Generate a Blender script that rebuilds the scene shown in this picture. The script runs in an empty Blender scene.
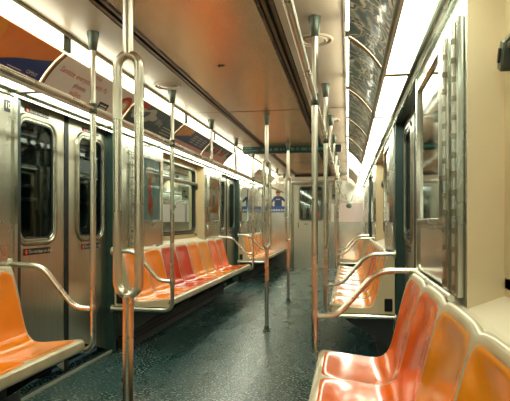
import bpy, math, random
from mathutils import Vector, Matrix
random.seed(7)
C = bpy.context.scene.collection
CX = -0.79            # car centre line; the viewer sits at x=0
WALL, DOORD, WIND = 1.145, 1.215, 1.25
CEIL = 2.16
Y0, Y1 = -3.5, 11.9

def lin(c):
    return tuple(((v/255)/12.92 if v/255 <= .04045 else ((v/255+.055)/1.055)**2.4) for v in c)

# ------------------------------------------------------------ materials
MATS = {}
def nodes(name):
    m = bpy.data.materials.new(name); m.use_nodes = True
    nt = m.node_tree; b = nt.nodes['Principled BSDF']
    MATS[name] = m
    return m, nt, b
def plain(name, rgb, rough=.5, metal=0, coat=0, spec=.5, bump=0, bscale=200, vary=0, vscale=3, coat_rough=.08):
    m, nt, b = nodes(name)
    c = lin(rgb)
    b.inputs['Base Color'].default_value = (*c, 1)
    b.inputs['Roughness'].default_value = rough
    b.inputs['Metallic'].default_value = metal
    b.inputs['Coat Weight'].default_value = coat
    b.inputs['Coat Roughness'].default_value = coat_rough
    b.inputs['Specular IOR Level'].default_value = spec
    tc = nt.nodes.new('ShaderNodeTexCoord')
    if vary:
        n = nt.nodes.new('ShaderNodeTexNoise'); n.inputs['Scale'].default_value = vscale; n.inputs['Detail'].default_value = 5
        nt.links.new(tc.outputs['Object'], n.inputs['Vector'])
        r = nt.nodes.new('ShaderNodeValToRGB')
        r.color_ramp.elements[0].position = .3; r.color_ramp.elements[1].position = .7
        r.color_ramp.elements[0].color = (*[v*(1-vary) for v in c], 1)
        r.color_ramp.elements[1].color = (*[min(1, v*(1+vary)) for v in c], 1)
        nt.links.new(n.outputs['Fac'], r.inputs['Fac']); nt.links.new(r.outputs['Color'], b.inputs['Base Color'])
    if bump:
        n = nt.nodes.new('ShaderNodeTexNoise'); n.inputs['Scale'].default_value = bscale
        nt.links.new(tc.outputs['Object'], n.inputs['Vector'])
        bp = nt.nodes.new('ShaderNodeBump'); bp.inputs['Strength'].default_value = bump; bp.inputs['Distance'].default_value = .002
        nt.links.new(n.outputs['Fac'], bp.inputs['Height']); nt.links.new(bp.outputs['Normal'], b.inputs['Normal'])
    return m
def brushed(name, rgb, rough=.28, stretch=(60, 60, 1.5), bump=.08, vary=.12, metal=1.0, rvary=.1):
    m, nt, b = nodes(name)
    c = lin(rgb)
    b.inputs['Metallic'].default_value = metal
    tc = nt.nodes.new('ShaderNodeTexCoord'); mp = nt.nodes.new('ShaderNodeMapping')
    mp.inputs['Scale'].default_value = stretch
    nt.links.new(tc.outputs['Object'], mp.inputs['Vector'])
    n = nt.nodes.new('ShaderNodeTexNoise'); n.inputs['Scale'].default_value = 4; n.inputs['Detail'].default_value = 6
    nt.links.new(mp.outputs['Vector'], n.inputs['Vector'])
    r = nt.nodes.new('ShaderNodeValToRGB')
    r.color_ramp.elements[0].position = .3; r.color_ramp.elements[1].position = .7
    r.color_ramp.elements[0].color = (*[v*(1-vary) for v in c], 1)
    r.color_ramp.elements[1].color = (*[min(1, v*(1+vary)) for v in c], 1)
    nt.links.new(n.outputs['Fac'], r.inputs['Fac']); nt.links.new(r.outputs['Color'], b.inputs['Base Color'])
    n2 = nt.nodes.new('ShaderNodeTexNoise'); n2.inputs['Scale'].default_value = 2.5; n2.inputs['Detail'].default_value = 4
    nt.links.new(tc.outputs['Object'], n2.inputs['Vector'])
    mr = nt.nodes.new('ShaderNodeMapRange')
    mr.inputs['From Min'].default_value = .3; mr.inputs['From Max'].default_value = .7
    mr.inputs['To Min'].default_value = max(.02, rough-rvary); mr.inputs['To Max'].default_value = rough+rvary
    nt.links.new(n2.outputs['Fac'], mr.inputs['Value']); nt.links.new(mr.outputs['Result'], b.inputs['Roughness'])
    bp = nt.nodes.new('ShaderNodeBump'); bp.inputs['Strength'].default_value = bump; bp.inputs['Distance'].default_value = .002
    nt.links.new(n.outputs['Fac'], bp.inputs['Height']); nt.links.new(bp.outputs['Normal'], b.inputs['Normal'])
    return m
def glow(name, rgb, strength, base=(240, 236, 225)):
    m, nt, b = nodes(name)
    b.inputs['Base Color'].default_value = (*lin(base), 1)
    b.inputs['Emission Color'].default_value = (*lin(rgb), 1)
    b.inputs['Emission Strength'].default_value = strength
    b.inputs['Roughness'].default_value = .35
    return m
def glass(name, tint=(.42, .62, .60), refl=.03):
    m, nt, b = nodes(name)
    nt.nodes.remove(b)
    out = nt.nodes['Material Output']
    t = nt.nodes.new('ShaderNodeBsdfTransparent'); t.inputs['Color'].default_value = (*tint, 1)
    g = nt.nodes.new('ShaderNodeBsdfGlossy'); g.inputs['Roughness'].default_value = .03
    g.inputs['Color'].default_value = (.62, .74, .72, 1)
    f = nt.nodes.new('ShaderNodeFresnel'); f.inputs['IOR'].default_value = 1.33
    a = nt.nodes.new('ShaderNodeMath'); a.operation = 'ADD'; a.use_clamp = True; a.inputs[1].default_value = refl
    nt.links.new(f.outputs[0], a.inputs[0])
    mx = nt.nodes.new('ShaderNodeMixShader')
    nt.links.new(a.outputs[0], mx.inputs[0]); nt.links.new(t.outputs[0], mx.inputs[1]); nt.links.new(g.outputs[0], mx.inputs[2])
    nt.links.new(mx.outputs[0], out.inputs['Surface'])
    return m
def reflection_swirls():  # blurred reflections on the glossy right adverts, painted as colour swirls
    m, nt, b = nodes('ad_painted_reflections')
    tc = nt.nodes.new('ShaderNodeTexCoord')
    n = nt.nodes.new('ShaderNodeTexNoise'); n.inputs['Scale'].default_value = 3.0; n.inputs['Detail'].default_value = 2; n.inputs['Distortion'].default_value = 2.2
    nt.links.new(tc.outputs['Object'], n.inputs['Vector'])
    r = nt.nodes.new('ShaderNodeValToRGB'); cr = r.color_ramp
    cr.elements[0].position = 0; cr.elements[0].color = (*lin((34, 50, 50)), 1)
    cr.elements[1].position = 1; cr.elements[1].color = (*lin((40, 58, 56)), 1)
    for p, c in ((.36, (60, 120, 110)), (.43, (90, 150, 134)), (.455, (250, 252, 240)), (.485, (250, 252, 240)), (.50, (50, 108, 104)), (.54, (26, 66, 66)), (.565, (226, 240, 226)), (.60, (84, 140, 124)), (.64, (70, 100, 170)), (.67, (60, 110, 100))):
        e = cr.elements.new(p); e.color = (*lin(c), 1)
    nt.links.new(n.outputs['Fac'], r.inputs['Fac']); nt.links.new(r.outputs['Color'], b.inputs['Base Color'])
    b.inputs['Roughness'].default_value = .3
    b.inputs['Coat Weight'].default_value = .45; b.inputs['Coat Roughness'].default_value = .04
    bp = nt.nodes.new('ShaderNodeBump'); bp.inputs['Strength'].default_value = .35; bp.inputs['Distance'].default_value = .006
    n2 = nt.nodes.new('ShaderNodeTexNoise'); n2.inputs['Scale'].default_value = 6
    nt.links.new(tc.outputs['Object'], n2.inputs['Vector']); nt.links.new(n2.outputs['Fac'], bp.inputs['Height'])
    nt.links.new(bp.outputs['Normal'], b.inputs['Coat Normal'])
def floor_mat():
    m, nt, b = nodes('speckled_floor')
    tc = nt.nodes.new('ShaderNodeTexCoord')
    v = nt.nodes.new('ShaderNodeTexNoise'); v.inputs['Scale'].default_value = 60; v.inputs['Detail'].default_value = 2
    r = nt.nodes.new('ShaderNodeValToRGB'); cr = r.color_ramp
    cr.elements[0].position = .36; cr.elements[0].color = (*lin((18, 42, 44)), 1)
    cr.elements[1].position = .68; cr.elements[1].color = (*lin((176, 200, 192)), 1)
    e = cr.elements.new(.57); e.color = (*lin((34, 76, 76)), 1)
    nt.links.new(tc.outputs['Object'], v.inputs['Vector']); nt.links.new(v.outputs['Fac'], r.inputs['Fac'])
    n = nt.nodes.new('ShaderNodeTexNoise'); n.inputs['Scale'].default_value = 2.2; n.inputs['Detail'].default_value = 7; n.inputs['Roughness'].default_value = .6
    mp = nt.nodes.new('ShaderNodeMapping'); mp.inputs['Scale'].default_value = (1.6, .6, 1)
    nt.links.new(tc.outputs['Object'], mp.inputs['Vector']); nt.links.new(mp.outputs['Vector'], n.inputs['Vector'])
    mx = nt.nodes.new('ShaderNodeMixRGB'); mx.blend_type = 'MULTIPLY'; mx.inputs[0].default_value = .15
    r2 = nt.nodes.new('ShaderNodeValToRGB'); r2.color_ramp.elements[0].position = .3; r2.color_ramp.elements[0].color = (.55, .55, .55, 1)
    r2.color_ramp.elements[1].position = .7
    nt.links.new(n.outputs['Fac'], r2.inputs['Fac'])
    nt.links.new(r.outputs['Color'], mx.inputs[1]); nt.links.new(r2.outputs['Color'], mx.inputs[2])
    nt.links.new(mx.outputs[0], b.inputs['Base Color'])
    mr = nt.nodes.new('ShaderNodeMapRange'); mr.inputs['From Min'].default_value = .3; mr.inputs['From Max'].default_value = .7
    mr.inputs['To Min'].default_value = .24; mr.inputs['To Max'].default_value = .31
    nt.links.new(n.outputs['Fac'], mr.inputs['Value']); nt.links.new(mr.outputs['Result'], b.inputs['Roughness'])
    b.inputs['Specular IOR Level'].default_value = .6
floor_mat(); reflection_swirls()
brushed('steel_wall', (196, 200, 188), .26, (1.5, 90, 1.2), rvary=.04)
brushed('steel_door', (196, 196, 180), .32, (70, 70, 1.2), rvary=.03)
brushed('steel_end', (214, 214, 204), .22, (90, 1.5, 1.2), vary=.06, rvary=.05)
brushed('steel_trim', (186, 190, 178), .25, (60, 2, 60))
brushed('steel_pole', (222, 220, 204), .28, (80, 80, 2), bump=.02, vary=.05, rvary=.03)
brushed('centre_ceiling', (240, 208, 168), .25, (3, 1.2, 1), bump=0, vary=.05, rvary=.02, metal=.72)
plain('cream_ceiling', (196, 182, 160), .42, coat=.12, vary=.04, vscale=2)
plain('cream_header', (222, 216, 200), .35, coat=.3)
plain('beige_wall', (206, 190, 152), .42, coat=.25, vary=.05, vscale=3, coat_rough=.25)
plain('ledge', (226, 216, 190), .4, coat=.3, vary=.04)
plain('shell_cream', (194, 182, 146), .35, coat=.5, vary=.10, vscale=14)
plain('seat_orange', (244, 140, 28), .19, coat=.4, spec=.35, vary=.07, vscale=6)
plain('seat_amber', (232, 146, 20), .19, coat=.4, spec=.35, vary=.08, vscale=6)
plain('seat_redorange', (236, 102, 14), .19, coat=.4, spec=.35, vary=.07, vscale=6)
plain('seat_red', (206, 54, 16), .19, coat=.4, spec=.35, vary=.08, vscale=6)
plain('fitting', (98, 108, 96), .35, metal=.6, vary=.2, vscale=40)
plain('rubber', (20, 32, 32), .5)
plain('jamb_dark', (34, 60, 56), .4, vary=.2, vscale=8)
plain('under_dark', (44, 50, 50), .55, vary=.2, vscale=8)
plain('slot_dark', (28, 24, 20), .6)
plain('sill_metal', (170, 178, 160), .4, metal=.2)
plain('black', (18, 20, 20), .35)
plain('white_print', (236, 232, 222), .4, coat=.5)
plain('frame_metal', (150, 150, 130), .3, metal=.9, vary=.15, vscale=20)
plain('bronze_trim', (120, 96, 66), .35, metal=.7, vary=.2, vscale=20)
plain('ad_orange', (250, 138, 56), .35, coat=.7, vary=.1, vscale=5)
plain('ad_blue', (40, 60, 128), .35, coat=.7)
plain('ad_yellow', (246, 160, 50), .35, coat=.5)
plain('ad_white', (250, 240, 230), .35, coat=.7)
plain('ad_red', (206, 60, 40), .4)
plain('ad_slate', (72, 90, 100), .3, coat=.7, vary=.25, vscale=8)
plain('ad_navy', (62, 82, 134), .3, coat=.7, vary=.2, vscale=6)
plain('ad_pink', (222, 176, 170), .35, coat=.6)
plain('ad_tan', (226, 160, 96), .35, coat=.6, vary=.2, vscale=14)
plain('ad_palegrey', (196, 196, 186), .35, coat=.5)
plain('ad_lightblue', (150, 190, 196), .3, coat=.6, vary=.2, vscale=9)
plain('poster_blue', (56, 92, 160), .4, coat=.4)
plain('shirt_blue', (46, 66, 110), .5)
plain('skin', (206, 146, 110), .5)
plain('hair', (70, 50, 40), .6)
plain('led_green_case', (12, 38, 34), .3, coat=.5)
plain('sign_red', (214, 60, 44), .4)
plain('pink_poster', (236, 220, 218), .4, coat=.4)
plain('tunnel', (16, 32, 34), .8, vary=.4, vscale=2)
plain('tunnel_pipe', (60, 74, 72), .6)
plain('grille', (58, 50, 40), .5, vary=.3, vscale=60)
glow('lamp_lower', (247, 250, 226), 7.2)
glow('lamp_upper', (250, 248, 222), 3.7)
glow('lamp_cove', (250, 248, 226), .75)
glow('led_text', (110, 220, 180), .04, base=(44, 110, 92))
glass('window_glass')
glass('frame_glass', tint=(.35, .45, .44), refl=.34)
M = MATS

# ------------------------------------------------------------ mesh helpers
class MB:
    def __init__(s): s.v = []; s.f = []; s.m = []; s.mats = []
    def mi(s, mat):
        if mat not in s.mats: s.mats.append(mat)
        return s.mats.index(mat)
    def poly(s, pts, mat):
        b = len(s.v); s.v += [tuple(p) for p in pts]; s.f.append(tuple(range(b, b+len(pts)))); s.m.append(s.mi(mat))
    def box(s, x0, x1, y0, y1, z0, z1, mat):
        x0, x1 = sorted((x0, x1)); y0, y1 = sorted((y0, y1)); z0, z1 = sorted((z0, z1))
        b = len(s.v)
        s.v += [(x0, y0, z0), (x1, y0, z0), (x1, y1, z0), (x0, y1, z0), (x0, y0, z1), (x1, y0, z1), (x1, y1, z1), (x0, y1, z1)]
        for q in ((3, 2, 1, 0), (4, 5, 6, 7), (0, 1, 5, 4), (1, 2, 6, 5), (2, 3, 7, 6), (3, 0, 4, 7)):
            s.f.append(tuple(b+i for i in q)); s.m.append(s.mi(mat))
    def grid(s, fn, nu, nv, mat):
        b = len(s.v)
        for i in range(nu+1):
            for j in range(nv+1): s.v.append(tuple(fn(i/nu, j/nv)))
        for i in range(nu):
            for j in range(nv):
                a = b+i*(nv+1)+j
                s.f.append((a, a+nv+1, a+nv+2, a+1)); s.m.append(s.mi(mat))
    def rings(s, rings, mat, cap=True, closed=False):
        b = len(s.v); n = len(rings[0])
        for r in rings: s.v += [tuple(p) for p in r]
        m = len(rings)
        for i in range(m if closed else m-1):
            i2 = (i+1) % m
            for j in range(n):
                k = (j+1) % n
                s.f.append((b+i*n+j, b+i*n+k, b+i2*n+k, b+i2*n+j)); s.m.append(s.mi(mat))
        if cap and not closed:
            s.f.append(tuple(b+j for j in reversed(range(n)))); s.m.append(s.mi(mat))
            s.f.append(tuple(b+(m-1)*n+j for j in range(n))); s.m.append(s.mi(mat))
    def lathe(s, x, y, prof, mat, n=20):     # prof: (r,z)
        s.rings([[(x+r*math.cos(2*math.pi*j/n), y+r*math.sin(2*math.pi*j/n), z) for j in range(n)] for r, z in prof], mat)
    def tube(s, pts, r, mat, n=14, closed=False):
        P = [Vector(p) for p in pts]; m = len(P)
        T = []
        for i in range(m):
            a = P[(i-1) % m] if closed else P[max(i-1, 0)]
            c = P[(i+1) % m] if closed else P[min(i+1, m-1)]
            T.append((c-a).normalized())
        up = Vector((0, 0, 1)) if abs(T[0].z) < .9 else Vector((0, 1, 0))
        N = (up-T[0]*up.dot(T[0])).normalized(); out = []
        for i in range(m):
            N = (N-T[i]*N.dot(T[i])).normalized(); B = T[i].cross(N)
            rr = r[i] if isinstance(r, (list, tuple)) else r
            out.append([P[i]+(N*math.cos(2*math.pi*j/n)+B*math.sin(2*math.pi*j/n))*rr for j in range(n)])
        s.rings(out, mat, closed=closed)
    def build(s, name, parent=None, smooth=True, bevel=0):
        me = bpy.data.meshes.new(name); me.from_pydata(s.v, [], s.f)
        for k in s.mats: me.materials.append(M[k])
        for p, i in zip(me.polygons, s.m): p.material_index = i
        me.validate(); me.update()
        import bmesh
        bm = bmesh.new(); bm.from_mesh(me); bmesh.ops.recalc_face_normals(bm, faces=bm.faces); bm.to_mesh(me); bm.free()
        if smooth:
            me.polygons.foreach_set('use_smooth', [True]*len(me.polygons))
            try: me.set_sharp_from_angle(angle=math.radians(35))
            except Exception: pass
        o = bpy.data.objects.new(name, me); C.objects.link(o)
        if bevel:
            b = o.modifiers.new('bevel', 'BEVEL'); b.width = bevel; b.segments = 2; b.limit_method = 'ANGLE'
        if parent:
            o.parent = parent
            o.matrix_parent_inverse = Matrix.Translation(-parent_loc(parent))
        return o
def parent_loc(p):
    v = Vector((0, 0, 0))
    while p is not None:
        v += p.location; 
        if p.parent: v += p.matrix_parent_inverse.translation
        p = p.parent
    return v
def fillet(pts, rad, n=8):
    P = [Vector(p) for p in pts]; out = [P[0]]
    for i in range(1, len(P)-1):
        a = (P[i-1]-P[i]); b = (P[i+1]-P[i]); ra = min(rad, a.length*.49, b.length*.49)
        p0 = P[i]+a.normalized()*ra; p2 = P[i]+b.normalized()*ra
        for k in range(n+1):
            t = k/n; out.append(p0*(1-t)**2+P[i]*2*t*(1-t)+p2*t*t)
    out.append(P[-1]); return out
def tag(o, label=None, cat=None, group=None, kind=None):
    if label: o['label'] = label
    if cat: o['category'] = cat
    if group: o['group'] = group
    if kind: o['kind'] = kind
    return o
def empty(name, loc, label=None, cat=None, group=None, kind=None):
    o = bpy.data.objects.new(name, None); C.objects.link(o); o.location = loc; o.empty_display_size = .05
    return tag(o, label, cat, group, kind)
def DX(side, d): return CX+side*d
def text_mesh(body, size, align='LEFT'):
    cu = bpy.data.curves.new('t', 'FONT'); cu.body = body; cu.size = size; cu.align_x = align; cu.align_y = 'CENTER'
    cu.resolution_u = 2
    o = bpy.data.objects.new('t', cu); C.objects.link(o)
    dg = bpy.context.evaluated_depsgraph_get(); dg.update()
    me = o.evaluated_get(dg).to_mesh()
    v = [tuple(p.co) for p in me.vertices]; f = [tuple(p.vertices) for p in me.polygons]
    o.evaluated_get(dg).to_mesh_clear(); bpy.data.objects.remove(o); bpy.data.curves.remove(cu)
    return v, f
def add_text(mb, body, size, fn, mat, align='LEFT', sx=1):
    v, f = text_mesh(body, size, align)
    b = len(mb.v); mb.v += [tuple(fn(p[0]*sx, p[1])) for p in v]
    for q in f: mb.f.append(tuple(b+i for i in q)); mb.m.append(mb.mi(mat))
def rrect(w, h, r, n=6):
    pts = []
    for cx_, cy_, a0 in ((w/2-r, h/2-r, 0), (-w/2+r, h/2-r, 90), (-w/2+r, -h/2+r, 180), (w/2-r, -h/2+r, 270)):
        for k in range(n+1):
            a = math.radians(a0+90*k/n); pts.append((cx_+r*math.cos(a), cy_+r*math.sin(a)))
    return pts
def ring_frame(mb, fn, w, h, r, bw, t0, t1, mat, n=6):
    """raised frame; fn(u,v,off)->point; bw = band width, from offset t0 to t1"""
    o = rrect(w, h, r, n); i = rrect(w-2*bw, h-2*bw, max(.005, r-bw), n)
    A = [fn(u, v, t0) for u, v in o]; k = bw*.25
    o2 = rrect(w-2*k, h-2*k, max(.005, r-k), n); i2 = rrect(w-2*bw+2*k, h-2*bw+2*k, max(.005, r-bw+k), n)
    R = [A, [fn(u, v, t1) for u, v in o2], [fn(u, v, t1) for u, v in i2], [fn(u, v, t0) for u, v in i]]
    b = len(mb.v); N = len(o)
    for q in R: mb.v += [tuple(p) for p in q]
    for a in range(3):
        for j in range(N):
            k2 = (j+1) % N
            mb.f.append((b+a*N+j, b+a*N+k2, b+(a+1)*N+k2, b+(a+1)*N+j)); mb.m.append(mb.mi(mat))
def wall_fn(side, yc, zc, d):
    return lambda u, v, off=0: (DX(side, d-off), yc+u, zc+v)
def end_fn(xc, zc, y):
    return lambda u, v, off=0: (xc+u, y-off, zc+v)
DOORS = (-1.6, 3.46, 8.48)
DH = .68
WINDOWS = ((.04, 1.66), (5.26, 6.88))
SIDE = {-1: 'left', 1: 'right'}

# ------------------------------------------------------------ floor, ceiling
mb = MB(); mb.box(DX(-1, 1.32), DX(1, 1.32), Y0-.05, Y1+.05, -.06, 0, 'speckled_floor')
tag(mb.build('floor', smooth=False), kind='structure')

mb = MB()
mb.box(DX(-1, .345), DX(1, .345), Y0, Y1, CEIL-.004, CEIL+.05, 'centre_ceiling')
for s in (-1, 1):
    for a, b_, mat, z in ((.345, .362, 'bronze_trim', 0), (.362, .372, 'slot_dark', .03), (.372, .392, 'bronze_trim', .004), (.392, .412, 'slot_dark', .03),
                          (.412, .432, 'bronze_trim', .002), (.432, .438, 'slot_dark', .02), (.438, .765, 'cream_ceiling', 0), (.765, .775, 'frame_metal', -.022), (.775, .80, 'slot_dark', .0)):
        mb.box(DX(s, a), DX(s, b_), Y0, Y1, CEIL+z, CEIL+.05, mat)
    y = 0.5
    while y < 11.5:      # black grille slots beside the trim rails
        if (y*2) % 3 < 2.2: mb.box(DX(s, .350), DX(s, .358), y, y+.13, CEIL-.004, CEIL+.001, 'slot_dark')
        y += .17
for y in (4.92, 7.12, 9.4):
    mb.box(DX(-1, .345), DX(1, .345), y-.003, y+.003, CEIL-.006, CEIL, 'slot_dark')
    for s in (-1, 1): mb.box(DX(s, .438), DX(s, .775), y-.002, y+.002, CEIL-.001, CEIL+.001, 'slot_dark')
tag(mb.build('ceiling', smooth=False), kind='structure')
mb = MB()   # small latch in the centre panel
mb.lathe(-.86, 3.44, [(.012, CEIL-.004), (.012, CEIL-.01), (.005, CEIL-.012)], 'black')
mb.box(-.848, -.825, 3.435, 3.445, CEIL-.01, CEIL-.004, 'black')
tag(mb.build('ceiling_latch'), 'tiny black latch in the bronze-coloured centre ceiling panel', 'latch')

# ------------------------------------------------------------ walls
for s in (-1, 1):
    mb = MB()
    def slab(y0, y1, z0, z1, mat, d0=WALL, d1=WALL+.14): mb.box(DX(s, d0), DX(s, d1), y0, y1, z0, z1, mat)
    edges = [Y0]
    for c in DOORS: edges += [c-DH, c+DH]
    edges.append(Y1)
    for k in range(0, len(edges), 2):
        a, b_ = edges[k], edges[k+1]
        win = [w for w in WINDOWS if w[0] > a and w[1] < b_]
        if win:
            w0, w1 = win[0]
            slab(a, w0, 0, 1.84, 'steel_wall'); slab(w1, b_, 0, 1.84, 'steel_wall')
            slab(w0, w1, 0, .82, 'beige_wall')
            # jambs are the slab sides: line them in beige
            for yy in (w0, w1):
                mb.box(DX(s, WALL-.001), DX(s, WALL+.13), yy-.004, yy+.004, .82, 1.86, 'beige_wall')
            # sloping ledge
            mb.poly([(DX(s, WALL-.03), w0-.3, .83), (DX(s, WALL-.03), w1+.3, .83), (DX(s, WALL), w1+.3, .835), (DX(s, WALL), w0-.3, .835)], 'ledge')
            mb.poly([(DX(s, WALL), w0, .835), (DX(s, WALL), w1, .835), (DX(s, WIND+.02), w1, .885), (DX(s, WIND+.02), w0, .885)], 'ledge')
            # upper and lower parts of the window wall
            H = WIND
            slab(w0, w1, .80, .93, 'beige_wall', H, H+.04)
            slab(w0, w1, 1.80, 1.90, 'beige_wall', H, H+.04)
            slab(w0, w0+.10, .9, 1.82, 'beige_wall', H, H+.04); slab(w1-.10, w1, .9, 1.82, 'beige_wall', H, H+.04)
            mb.box(DX(s, WALL), DX(s, WIND+.04), w0, w1, 1.855, 1.90, 'beige_wall')
        else:
            slab(a, b_, 0, 1.84, 'steel_wall')
    # header above everything, sloping out to the lamps
    segs = []
    mb.poly([(DX(s, 1.115), Y0, 1.868), (DX(s, 1.115), Y1, 1.868), (DX(s, 1.133), Y1, 1.846), (DX(s, 1.133), Y0, 1.846)], 'steel_trim')
    mb.box(DX(s, 1.130), DX(s, 1.145), Y0, Y1, 1.832, 1.847, 'steel_trim')
    mb.box(DX(s, 1.109), DX(s, 1.122), Y0, Y1, 1.864, 1.90, 'jamb_dark')
    for k in range(0, len(edges), 2):
        for (a, b_) in [(edges[k], edges[k+1])]:
            win = [w for w in WINDOWS if w[0] > a and w[1] < b_]
            if not win: mb.box(DX(s, WALL), DX(s, 1.3), a, b_, 1.84, 1.9, 'cream_header')
            else:
                mb.box(DX(s, WALL), DX(s, 1.3), a, win[0][0], 1.84, 1.9, 'cream_header'); mb.box(DX(s, WALL), DX(s, 1.3), win[0][1], b_, 1.84, 1.9, 'cream_header')
    for c in DOORS:
        mb.box(DX(s, WALL), DX(s, 1.215), c-DH, c+DH, 1.85, 1.9, 'jamb_dark')
        for yy in (-1, 1):
            mb.box(DX(s, WALL+.002), DX(s, 1.30), c+yy*DH-.0 , c+yy*(DH-.05), 0, 1.86, 'jamb_dark')
            mb.box(DX(s, WALL-.012), DX(s, WALL+.004), c+yy*(DH+.0), c+yy*(DH+.03), .0, 1.83, 'steel_trim')
    # outer cove body that closes the car above the lamps
    mb.box(DX(s, .80), DX(s, 1.32), Y0, Y1, 2.165, 2.21, 'cream_ceiling')
    mb.box(DX(s, 1.13), DX(s, 1.32), Y0, Y1, 1.9, 2.17, 'cream_ceiling')
    tag(mb.build('wall_'+SIDE[s], smooth=False), kind='structure')
    # outside: the tunnel wall seen through the glass
    mb = MB(); mb.box(DX(s, 2.35), DX(s, 2.45), -6, 15, -.5, 3, 'tunnel')
    for z in (.85, 1.3, 1.62, 1.95): mb.box(DX(s, 2.30), DX(s, 2.36), -6, 15, z, z+.035, 'tunnel_pipe')
    for k in range(14): mb.box(DX(s, 2.24), DX(s, 2.36), -5+k*1.4, -4.85+k*1.4, -.5, 3, 'tunnel')
    tag(mb.build('wall_tunnel_'+SIDE[s], smooth=False), kind='structure')
    mb = MB()
    for k in range(0, len(edges), 2):
        mb.box(DX(s, 1.13), DX(s, WALL), edges[k], edges[k+1], 0, .09, 'under_dark'); mb.box(DX(s, 1.118), DX(s, 1.13), edges[k], edges[k+1], 0, .02, 'steel_trim')
    tag(mb.build('baseboard_'+SIDE[s], smooth=False), kind='structure')
    # heater cover under each bench
# ------------------------------------------------------------ thresholds, doors
n = 0
for s in (-1, 1):
    for c in DOORS[1:]:
        n += 1
        mb = MB(); mb.box(DX(s, 1.176), DX(s, 1.21), c-DH, c+DH, .001, .012, 'under_dark'); mb.box(DX(s, 1.160), DX(s, 1.175), c-DH, c+DH, .001, .018, 'sill_metal')
        tag(mb.build('trim_%d' % n, smooth=False), kind='structure')
dn = 0
for s in (-1, 1):
    for c in DOORS:
        dn += 1
        root = empty('door_%d' % dn, (DX(s, DOORD), c, 0), kind='structure')
        for h in (-1, 1):
            y0, y1 = (c-.64, c-.022) if h < 0 else (c+.022, c+.64)
            wc = c+h*.36; WW, WH, ZC = .46, .845, 1.362
            mb = MB()
            X0, X1 = DX(s, DOORD), DX(s, DOORD+.035)
            # leaf face with a rounded opening: fan strips between opening outline and leaf rectangle
            hole = rrect(WW-.05, WH-.05, .085, 6)
            def to_rect(u, v):
                # project outward to the leaf rectangle
                yl, yh = y0-wc, y1-wc; zl, zh = .02-ZC, 1.86-ZC
                k = 1e9
                if u > 1e-6: k = min(k, yh/u)
                if u < -1e-6: k = min(k, yl/u)
                if v > 1e-6: k = min(k, zh/v)
                if v < -1e-6: k = min(k, zl/v)
                return u*k, v*k
            N = len(hole); outr = [to_rect(u, v) for u, v in hole]
            for j in range(N):
                k = (j+1) % N
                (a1, b1), (a2, b2) = outr[j], outr[k]
                pts = [(X0, wc+hole[j][0], ZC+hole[j][1]), (X0, wc+a1, ZC+b1)]
                # corner insertion
                if abs(a1-a2) > 1e-5 and abs(b1-b2) > 1e-5:
                    ca = (y1-wc) if max(a1, a2) > y1-wc-1e-4 else (y0-wc)
                    cb = (1.86-ZC) if max(b1, b2) > 1.86-ZC-1e-4 else (.02-ZC)
                    pts.append((X0, wc+ca, ZC+cb))
                pts += [(X0, wc+a2, ZC+b2), (X0, wc+hole[k][0], ZC+hole[k][1])]
                mb.poly(pts, 'steel_door')
            mb.box(X0, X1, y0, y0+.004, .02, 1.86, 'steel_door'); mb.box(X0, X1, y1-.004, y1, .02, 1.86, 'steel_door')
            leaf = mb.build('door_leaf', root, smooth=False)
            f = wall_fn(s, wc, ZC, DOORD)
            mb = MB(); ring_frame(mb, f, WW, WH, .11, .034, 0, .014, 'frame_metal')
            ring_frame(mb, f, WW-.06, WH-.06, .085, .018, 0, .008, 'steel_trim')
            mb.build('window_frame', leaf)
            mb = MB(); ring_frame(mb, f, WW-.088, WH-.088, .07, .012, -.01, .005, 'rubber'); mb.build('window_gasket', leaf)
            mb = MB(); mb.poly([f(u, v, -.006) for u, v in rrect(WW-.06, WH-.06, .08)], 'window_glass'); mb.build('window_pane', leaf, smooth=False)
            mb = MB(); mb.box(DX(s, DOORD-.006), DX(s, DOORD+.03), c+h*.004, c+h*.024, .02, 1.86, 'rubber'); mb.build('rubber_edge', leaf, smooth=False)
            if c > 0:
                def sign(zc, w, hh, txt, nm):
                    g = wall_fn(s, wc, zc, DOORD)
                    mb = MB(); mb.poly([g(u, v, .003) for u, v in ((-w/2, -hh/2), (w/2, -hh/2), (w/2, hh/2), (-w/2, hh/2))], 'black')
                    sg = 1 if s < 0 else -1
                    add_text(mb, txt, hh*.78, lambda x, y: g(sg*(x-w/2+.055), y, .005), 'white_print', sx=.98)
                    mb.poly([g(sg*(u-w/2+.028), v, .005) for u, v in rrect(.034, .034, .015, 4)], 'sign_red')
                    add_text(mb, 'i', .03, lambda x, y: g(sg*(x-w/2+.024), y, .0065), 'white_print')
                    mb.build(nm, leaf, smooth=False)
                sign(.903, .30, .042, 'Do not lean on door', 'lean_sign')
                sign(1.806, .27, .036, 'Do not hold doors', 'hold_sign')
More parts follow.
